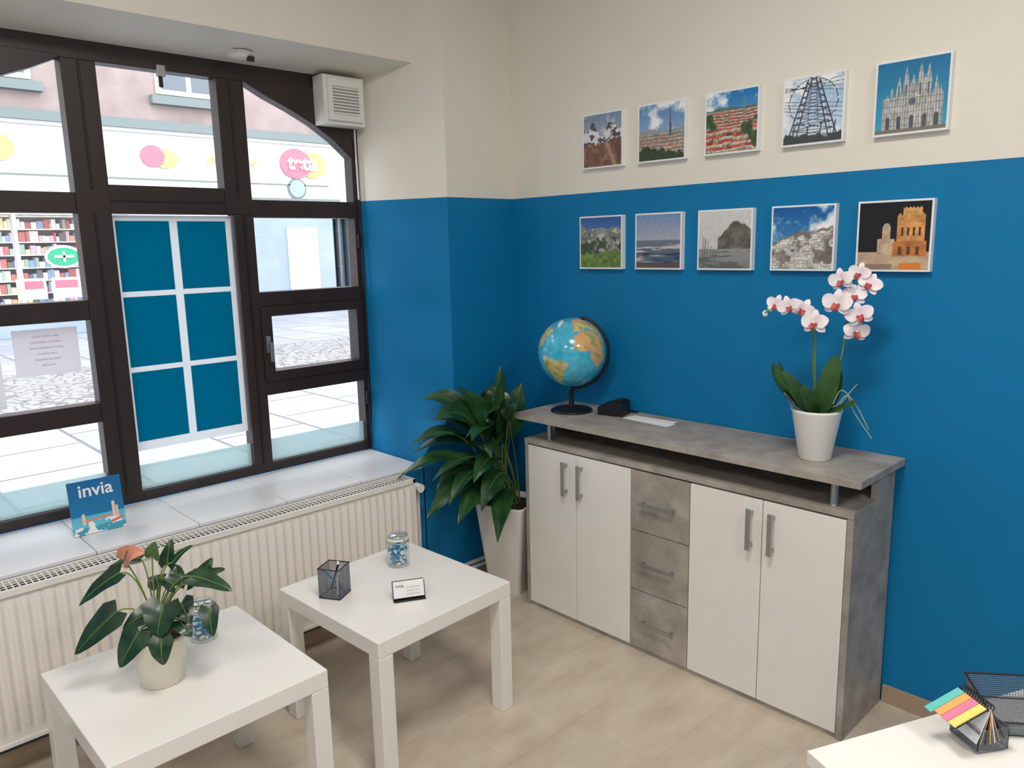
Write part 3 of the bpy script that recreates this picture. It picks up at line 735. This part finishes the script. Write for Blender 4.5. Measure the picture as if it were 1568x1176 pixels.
# ------------------------------------------------------------------ peace lily
b = MB(); TL = frame_m((.205, -.255, 0), math.radians(18))
def sq(h, z, r=.02):
    out = []
    for cx, cy, a0 in [(h-r, h-r, 0), (-(h-r), h-r, 90), (-(h-r), -(h-r), 180), (h-r, -(h-r), 270)]:
        for k in range(5):
            a = math.radians(a0+k*22.5); out.append((cx+r*math.cos(a), cy+r*math.sin(a), z))
    return out
b.loft([sq(.075, 0), sq(.078, .004), sq(.118, .41), sq(.122, .42), sq(.114, .42), sq(.108, .37)], 'pot', True, True, True, TL)
b.add(sq(.109, .395), [tuple(range(20))], 'soil', False, TL)
base = V((.205, -.265, .40))
tips = [(.07, -.76, .60), (-.02, -.55, .89), (.10, -.19, 1.0), (.47, -.46, .90), (.43, -.54, .36), (.2, -.68, .60), (.06, -.64, .72), (.34, -.58, .60),
        (.28, -.62, .42), (.02, -.52, .80), (.13, -.47, .95), (.3, -.38, .99), (.40, -.47, .93), (.18, -.70, .44), (.03, -.64, .68), (.25, -.54, .76), (.33, -.50, .85),
        (.22, -.18, .94), (.12, -.60, .52), (.36, -.56, .48), (.07, -.37, .78), (.22, -.46, .60), (.38, -.52, .70), (.10, -.70, .74), (.2, -.34, .88),
        (.30, -.68, .52), (.36, -.60, .78), (.16, -.62, .84), (.10, -.30, .90)]
for i, tp in enumerate(tips):
    tp = V(tp); rv = V((random.uniform(-.03, .03), random.uniform(-.03, .03), 0)); p0 = base+rv*1.5
    h = V((tp.x-p0.x, tp.y-p0.y, 0)); rise = max(.12, (tp.z-p0.z)*.6+.28)
    ctl = p0+h*.35+V((0, 0, rise))
    if tp.z > .92: ctl = p0+h*.15+V((0, 0, (tp.z-p0.z)*.65))
    ts = .46; b.tube(bez(p0, ctl, tp, 8, 0, ts+.02), .0028, 'stem', 6)
    side = V((random.uniform(-.2, .7), random.uniform(-.9, -.2), .8))
    b.blade(bez(p0, ctl, tp, 16, ts, 1.0), random.uniform(.080, .120), 'leafdk', 'lance', .24, side, .035, 'leafrib' if i % 2 else 'leafdk')
b.obj('potted_peace_lily')

# ------------------------------------------------------------------ small things on tables
def jar(x, y, z=.4502, seed=1):
    b = MB(); r = .038; h = .092
    b.lathe([(0, .001), (r-.004, .001), (r, .006), (r, h-.012), (r-.006, h), (r-.006, h+.010)], 'glass', (x, y, z), 32)
    b.lathe([(r-.004, h+.002), (r-.001, h+.003), (r-.001, h+.008), (r-.004, h+.009)], 'plastic', (x, y, z), 32)
    b.lathe([(r-.003, h+.010), (r-.001, h+.016), (r-.008, h+.022), (0, h+.023)], 'glass', (x, y, z), 32)
    b.tube([(x+r*math.cos(a)*1.01, y+r*math.sin(a)*1.01, z+h-.004) for a in [2*math.pi*i/24 for i in range(25)]], .0016, 'metal', 6)
    b.tube([(x+r, y, z+h-.02), (x+r+.008, y, z+h), (x+r, y, z+h+.016)], .0015, 'metal', 6); b.tube([(x-r, y, z+h-.02), (x-r-.008, y, z+h), (x-r, y, z+h+.016)], .0015, 'metal', 6)
    rr = random.Random(seed)
    for i in range(120):
        a = rr.uniform(0, 6.28); q = (r-.010)*math.sqrt(rr.random()); zz = z+.010+rr.random()*(h-.030)
        T = Matrix.Translation((x+q*math.cos(a), y+q*math.sin(a), zz)) @ Matrix.Rotation(rr.uniform(0, 3), 4, V((rr.random(), rr.random(), rr.random()+.01)).normalized())
        b.sphere((0, 0, 0), .0080, rr.choice(['teal', 'teal', 'paper']), (1.15, .7, .6), 8, T)
    b.obj('candy_jar')
jar(.49, -1.065, seed=1); jar(.505, -1.755, seed=5)
def wire_panel(b, P0, U, W, nu, nw, t, key):
    P0, U, W = V(P0), V(U), V(W)
    for i in range(nu+1): p = P0+U*(i/nu); b.tube([p, p+W], t, key, 4)
    for j in range(nw+1): p = P0+W*(j/nw); b.tube([p, p+U], t, key, 4)
T = frame_m((.535, -1.345, .4525), math.radians(30)); b = MB(); s = .036
cn = [T @ V((sx*s, sy*s, 0.0)) for sx, sy in [(-1, -1), (1, -1), (1, 1), (-1, 1)]]
for i in range(4): wire_panel(b, cn[i], cn[(i+1) % 4]-cn[i], (0, 0, .096), 18, 24, .0006, 'wire')
wire_panel(b, cn[0], cn[1]-cn[0], cn[3]-cn[0], 10, 10, .0006, 'wire')
for z in (.0, .096):
    q = [c+V((0, 0, z)) for c in cn]; b.tube(q+[q[0]], .0020, 'black', 6)
for a in (-1, 1): b.tube([T @ V((a*.025, .02, .006)), T @ V((-a*.028, -.02, .098-.01*a))], .0038, 'teal' if a > 0 else 'black', 8)
b.tube([T @ V((.02, -.02, .006)), T @ V((.0, .03, .098))], .0038, 'paper', 8)
b.obj('mesh_pen_cup')
T = frame_m((.735, -1.20, .4502), math.radians(62)); b = MB()
tl = Matrix.Rotation(math.radians(-18), 4, 'X')
b.box(-.05, .05, -.016, .03, 0, .003, 'black', T)
b.box(-.05, .05, 0, .003, .003, .058, 'black', T @ Matrix.Translation((0, .005, 0)) @ tl); b.box(-.048, .048, -.010, -.0005, .005, .056, 'paper', T @ Matrix.Translation((0, .005, 0)) @ tl)
for x in (-.05, .05): b.box(x-.001, x+.001, -.012, .003, .003, .052, 'wire', T @ Matrix.Translation((0, .005, 0)) @ tl)
ch = b.obj('business_card_holder')
TT = T @ Matrix.Translation((0, .005, 0)) @ tl @ Matrix.Translation((0, -.0106, .042)) @ Matrix.Rotation(math.pi/2, 4, 'X')
text_obj('card_logo', 'invia', .014, TT @ Matrix.Translation((-.028, 0, 0)), 'black', ch, .0001)
for i in range(3): text_obj('card_line_%d' % i, 'Jan Novak travel', .006, TT @ Matrix.Translation((.014, -.006-.010*i, 0)), 'grout', ch, .0001)

# brochure stand on sill
im = grad((20, 130, 180), (6, 104, 164))
im = put(im, VV < .34, grad((120, 205, 225), (30, 150, 195))); im = put(im, VV < ln(6, 3, .08, .12), (70, 160, 190))
im = put(im, line(.2, .24, .82, .28, .02), (230, 140, 110)); im = put(im, line(.22, .2, .22, .36, .03), (240, 200, 180)); im = put(im, line(.8, .2, .8, .5, .03) | line(.86, .2, .86, .42, .02), (244, 206, 186))
im = put(im, (VV < .24) & (fb(6, 6, 4) > .62), (244, 244, 244)); im = put(im, line(.06, .1, .16, .12, .03), (240, 240, 235)); im = put(im, line(.74, .15, .95, .2, .025), (230, 120, 90))
T = frame_m((-.172, -1.897, .6105), math.radians(87.5)) @ Matrix.Rotation(math.radians(-8), 4, 'X'); b = MB()
b.box(0, .163, .0, .005, 0.001, .182, 'teal', T); painted(b, im, .163, .181, T @ Matrix.Translation((0, 0, .001)), lift=.0006)
b.box(.0, .163, .004, .05, 0, .003, 'paper', frame_m((-.172, -1.897, .6105), math.radians(87.5)))
br_ = b.obj('brochure_stand')
text_obj('logo', 'invia', .06, T @ Matrix.Translation((.083, -.001, .146)) @ Matrix.Rotation(math.pi/2, 4, 'X'), 'paper', br_, .0005, bold=.0008)

# ------------------------------------------------------------------ desk bottom right
u = V((.415, .91, 0)).normalized(); ang = math.atan2(u.y, u.x)-math.pi/2
TD = frame_m((2.12, -1.42, 0), ang)
b = MB(); b.box(0, 1.3, 0, .75, .705, .73, 'tablewhite', TD); b.box(.03, .055, .03, .72, 0, .705, 'tablewhite', TD); b.box(1.24, 1.265, .03, .72, 0, .705, 'tablewhite', TD); b.box(.055, 1.24, .60, .618, .3, .705, 'tablewhite', TD)
b.obj('office_desk', 0.0015)
TK = frame_m((2.358, -1.072, .7325), math.radians(38)); b = MB()
def tp(x, y, z): return TK @ V((x, y, z))
w, d = .085, .055
c0 = [tp(-w, -d, 0), tp(w, -d, 0), tp(w, d, 0), tp(-w, d, 0)]
c1 = [tp(-w-.008, -d-.005, .025), tp(w+.008, -d-.005, .025), tp(w+.008, d+.006, .042), tp(-w-.008, d+.006, .042)]
for i in range(4):
    a, a2, t1, t2 = c0[i], c0[(i+1) % 4], c1[i], c1[(i+1) % 4]
    for k in range(41):
        f = k/40; b.tube([a.lerp(a2, f), t1.lerp(t2, f)], .0006, 'wire', 4)
    for k in range(13):
        f = k/12; b.tube([a.lerp(t1, f), a2.lerp(t2, f)], .0006, 'wire', 4)
    b.tube([t1, t2], .0018, 'black', 6); b.tube([a, a2], .0013, 'black', 6)
wire_panel(b, c0[0], c0[1]-c0[0], c0[3]-c0[0], 44, 28, .0006, 'wire')
b.obj('mesh_letter_tray')
M['f_cy'] = mat('flag_cyan', (100, 196, 190), .6); M['f_or'] = mat('flag_orange', (236, 172, 100), .6); M['f_pk'] = mat('flag_pink', (228, 128, 160), .6); M['f_yl'] = mat('flag_yellow', (232, 220, 120), .6)
TN = frame_m((2.300, -1.214, .7345), math.radians(-34)); b = MB()
s = .030
cn = [TN @ V((sx*s, sy*s*.9+.010, 0.0)) for sx, sy in [(-1, -1), (1, -1), (1, 1), (-1, 1)]]
for i in range(4): wire_panel(b, cn[i], cn[(i+1) % 4]-cn[i], (0, 0, .036), 18, 12, .0006, 'wire')
for z in (.0, .036):
    q = [c+V((0, 0, z)) for c in cn]; b.tube(q+[q[0]], .0014, 'wire', 6)
hz = .074
def leaf_page(angdeg, ln_, wd, th, key, off=0.0):
    Tm = TN @ Matrix.Translation((0, .0, hz)) @ Matrix.Rotation(math.radians(angdeg), 4, 'X')
    b.box(-wd, wd, -th+off, off, -ln_, -.004, key, Tm); return Tm
for k, (an, key) in enumerate([(-66, 'black'), (-20, 'paper'), (-12, 'base'), (-4, 'black'), (4, 'f_or'), (12, 'paper'), (20, 'base'), (28, 'black')]):
    Tm = leaf_page(an, .062 if k else .064, .031, .0014, key)
    if k == 0:
        for i, kk in enumerate(['f_cy', 'f_or', 'f_pk', 'f_yl']):
            xa = -.032+.0155*i; b.box(xa+.0005, xa+.015, -.0036, -.0016, -.072 if i == 0 else -.066, -.007, kk, Tm)
for i in range(12):
    c = TN @ V((-.029+.0053*i, 0, hz)); ax = (TN.to_3x3() @ V((0, 1, 0)))
    b.tube([c+(ax*math.cos(a)+V((0, 0, 1))*math.sin(a))*.0062 for a in [2*math.pi*j/12 for j in range(13)]], .0009, 'black', 5)
b.obj('sticky_note_pad')

# ------------------------------------------------------------------ exterior
b = MB(); b.box(-16, -.56, -30, 30, -.1, -.005, 'street'); b.obj('street_ground')
M['pink'] = mat('grey_pink_render', (136, 121, 118), .9, c2=(120, 106, 104), nscale=2)
M['band'] = mat('white_fascia', (184, 184, 185), .6)
M['fgrey'] = mat('pale_blue_render', (132, 142, 154), .8, c2=(122, 133, 146), nscale=1.2)
M['corn'] = mat('grey_green_cornice', (94, 104, 104), .7)
M['win'] = mat('facade_window_glass', (76, 84, 92), .2)
M['orange'] = mat('sign_orange', (194, 140, 92), .6); M['pinks'] = mat('sign_pink', (180, 88, 104), .6)
M['green'] = mat('pharmacy_green', (30, 134, 96), .6)
b = MB(); FX = -14.4
b.box(FX-.5, FX, -30, 30, 4.1, 14, 'pink'); b.box(FX-.5, FX-.02, -30, 30, 2.3, 4.1, 'band')
b.box(FX-.45, FX+.12, -30, 30, 4.02, 4.2, 'corn'); b.box(FX-.4, FX+.05, -30, 7.9, 3.95, 4.03, 'band'); b.box(FX-.3, FX+.1, -30, 7.95, 2.62, 2.72, 'corn')
b.box(FX-.5, FX+.0, 2.35, 3.0, 0, 2.62, 'fgrey'); b.box(FX-.5, FX, 5.4, 7.75, 0, 2.62, 'fgrey'); b.box(FX-.5, FX, 8.5, 30, 0, 4.02, 'fgrey')
b.box(FX-.5, FX-.3, 7.75, 8.5, 0, 2.62, 'win'); b.box(FX+.0, FX+.03, 6.5, 7.3, .15, 2.05, 'band')
for y in (7.75, 7.95, 8.2, 8.45): b.box(FX-.3, FX-.2, y, y+.06, 0, 2.6, 'dark')
b.box(FX-.5, FX, -30, 2.35, 0, .5, 'fgrey')
for i in range(12): b.box(FX-.2, FX+.02, 2.3-1.35*i, 2.36-1.35*i, .5, 2.62, 'band')
b.box(FX-.5, FX-.45, 3, 5.4, 0, 2.62, 'win'); b.box(FX-.2, FX, 4.15, 4.22, 0, 2.62, 'band')
for y in [-7.0, -3.4, .2, 3.8, 7.4, 11]:
    for z in (4.75, 8.2):
        b.box(FX-.1, FX+.04, y, y+1.35, z, z+1.9, 'band'); b.box(FX, FX+.05, y+.1, y+.62, z+.1, z+1.3, 'win'); b.box(FX, FX+.05, y+.73, y+1.25, z+.1, z+1.3, 'win')
        b.box(FX, FX+.05, y+.1, y+1.25, z+1.4, z+1.8, 'win'); b.box(FX-.1, FX+.2, y-.15, y+1.5, z-.22, z-.05, 'corn')
def disc_x(y, z, ry, rz, key, x, n=28): b.prism([(y+ry*math.cos(2*math.pi*i/n), z+rz*math.sin(2*math.pi*i/n)) for i in range(n)], x, x+.02, key, axis='x')
disc_x(6.85, 3.52, .40, .34, 'pinks', FX+.01); disc_x(7.3, 3.5, .34, .30, 'orange', FX); disc_x(3.6, 3.5, .24, .22, 'pinks', FX+.01); disc_x(3.86, 3.46, .26, .2, 'orange', FX)
disc_x(.6, 3.55, .24, .22, 'pinks', FX+.01); disc_x(.86, 3.5, .28, .24, 'orange', FX)
disc_x(6.85, 2.95, .24, .24, 'corn', FX); disc_x(6.85, 2.95, .2, .2, 'fgrey', FX+.01); disc_x(1.72, 1.5, .33, .22, 'band', FX+.06); disc_x(1.72, 1.5, .28, .17, 'green', FX+.08)
b.box(FX+.1, FX+.11, 1.55, 1.89, 1.48, 1.53, 'band'); b.box(FX+.1, FX+.11, 1.7, 1.74, 1.4, 1.6, 'band')
b.box(FX, FX+.02, -30, 7.7, 3.02, 3.05, 'corn')
rr = random.Random(4)
gk = []
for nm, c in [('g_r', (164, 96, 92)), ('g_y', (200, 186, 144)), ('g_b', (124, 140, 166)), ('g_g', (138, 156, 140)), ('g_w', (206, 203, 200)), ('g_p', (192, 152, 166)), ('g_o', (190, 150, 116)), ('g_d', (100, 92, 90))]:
    M[nm] = mat('glow_goods_'+nm, c, .6, emit=.3); gk.append(nm)  # slight emission put into the stock colours, glowing without any lamp
b.box(FX-1.2, FX-1.0, -12, 2.35, .2, 2.62, 'g_d')
for sft in range(8):
    y = -8
    while y < 2.3:
        wd = rr.uniform(.04, .13); b.box(FX-.9, FX-.7, y, y+wd*.9, .55+sft*.25, .55+sft*.25+rr.uniform(.1, .21), rr.choice(gk+['g_w', 'g_w'])); y += wd
    b.box(FX-.95, FX-.65, -8, 2.3, .53+sft*.25, .55+sft*.25, 'g_w')
for y in (.9, -.3, 1.5): b.box(FX-.1, FX-.08, y, y+.5, .7, 1.1, 'g_w'); b.box(FX-.08, FX-.07, y+.05, y+.45, .9, 1.05, 'pinks')
fa = b.obj('street_facade')
Rx = Matrix.Rotation(math.pi/2, 4, 'Z') @ Matrix.Rotation(math.pi/2, 4, 'X')
text_obj('shop_sign_text', 'teta', .46, Matrix.Translation((FX+.05, 7.0, 3.53)) @ Rx, 'paper', fa, .01, bold=.012)
text_obj('shop_sign_word', 'drogerie', .34, Matrix.Translation((FX+.03, 4.72, 3.5)) @ Rx, 'orange', fa, .01, align='LEFT')

# ------------------------------------------------------------------ lights
def area(name, loc, rot, sx, sy, p, c):
    l = bpy.data.lights.new(name, 'AREA'); l.shape = 'RECTANGLE'; l.size = sx; l.size_y = sy; l.energy = p; l.color = c
    o = bpy.data.objects.new(name, l); scene.collection.objects.link(o); o.location = loc; o.rotation_euler = rot; return o
M['lamp'] = mat('lamp_diffuser', (255, 250, 240), .6, emit=4)
for i, (x, y) in enumerate([(1.9, -1.7), (3.8, -1.7), (1.9, -4.0), (3.8, -4.0)]):
    b = MB(); b.box(x-.32, x+.32, y-.32, y+.32, ZC-.03, ZC, 'plastic'); b.box(x-.29, x+.29, y-.29, y+.29, ZC-.033, ZC-.03, 'lamp'); b.obj('ceiling_light_panel')
    area('panel_light', (x, y, ZC-.045), (0, 0, 0), .58, .58, 25.5, (1.0, .95, .89))
w = bpy.data.worlds.new('overcast_sky'); scene.world = w; w.use_nodes = True
bg = w.node_tree.nodes['Background']; bg.inputs[0].default_value = (.89, .945, 1.0, 1); bg.inputs[1].default_value = 6.2

# ------------------------------------------------------------------ camera
cd = bpy.data.cameras.new('camera'); co = bpy.data.objects.new('camera', cd); scene.collection.objects.link(co); scene.camera = co
f = 1178.0
a = V((-1150, -188, f)).normalized(); X = -a
bb = V((1247, -241, f)); bb = (bb-X*bb.dot(X)).normalized(); Y = bb; Z = X.cross(Y)
R = Matrix(((X[0], -X[1], -X[2]), (Y[0], -Y[1], -Y[2]), (Z[0], -Z[1], -Z[2])))
co.matrix_world = Matrix.Translation((2.603, -2.52, 1.54)) @ R.to_4x4()
cd.sensor_width = 36; cd.lens = 36*f/1568; cd.clip_start = .05
scene.view_settings.view_transform = 'Standard'; scene.view_settings.look = 'None'; scene.view_settings.exposure = 0.0
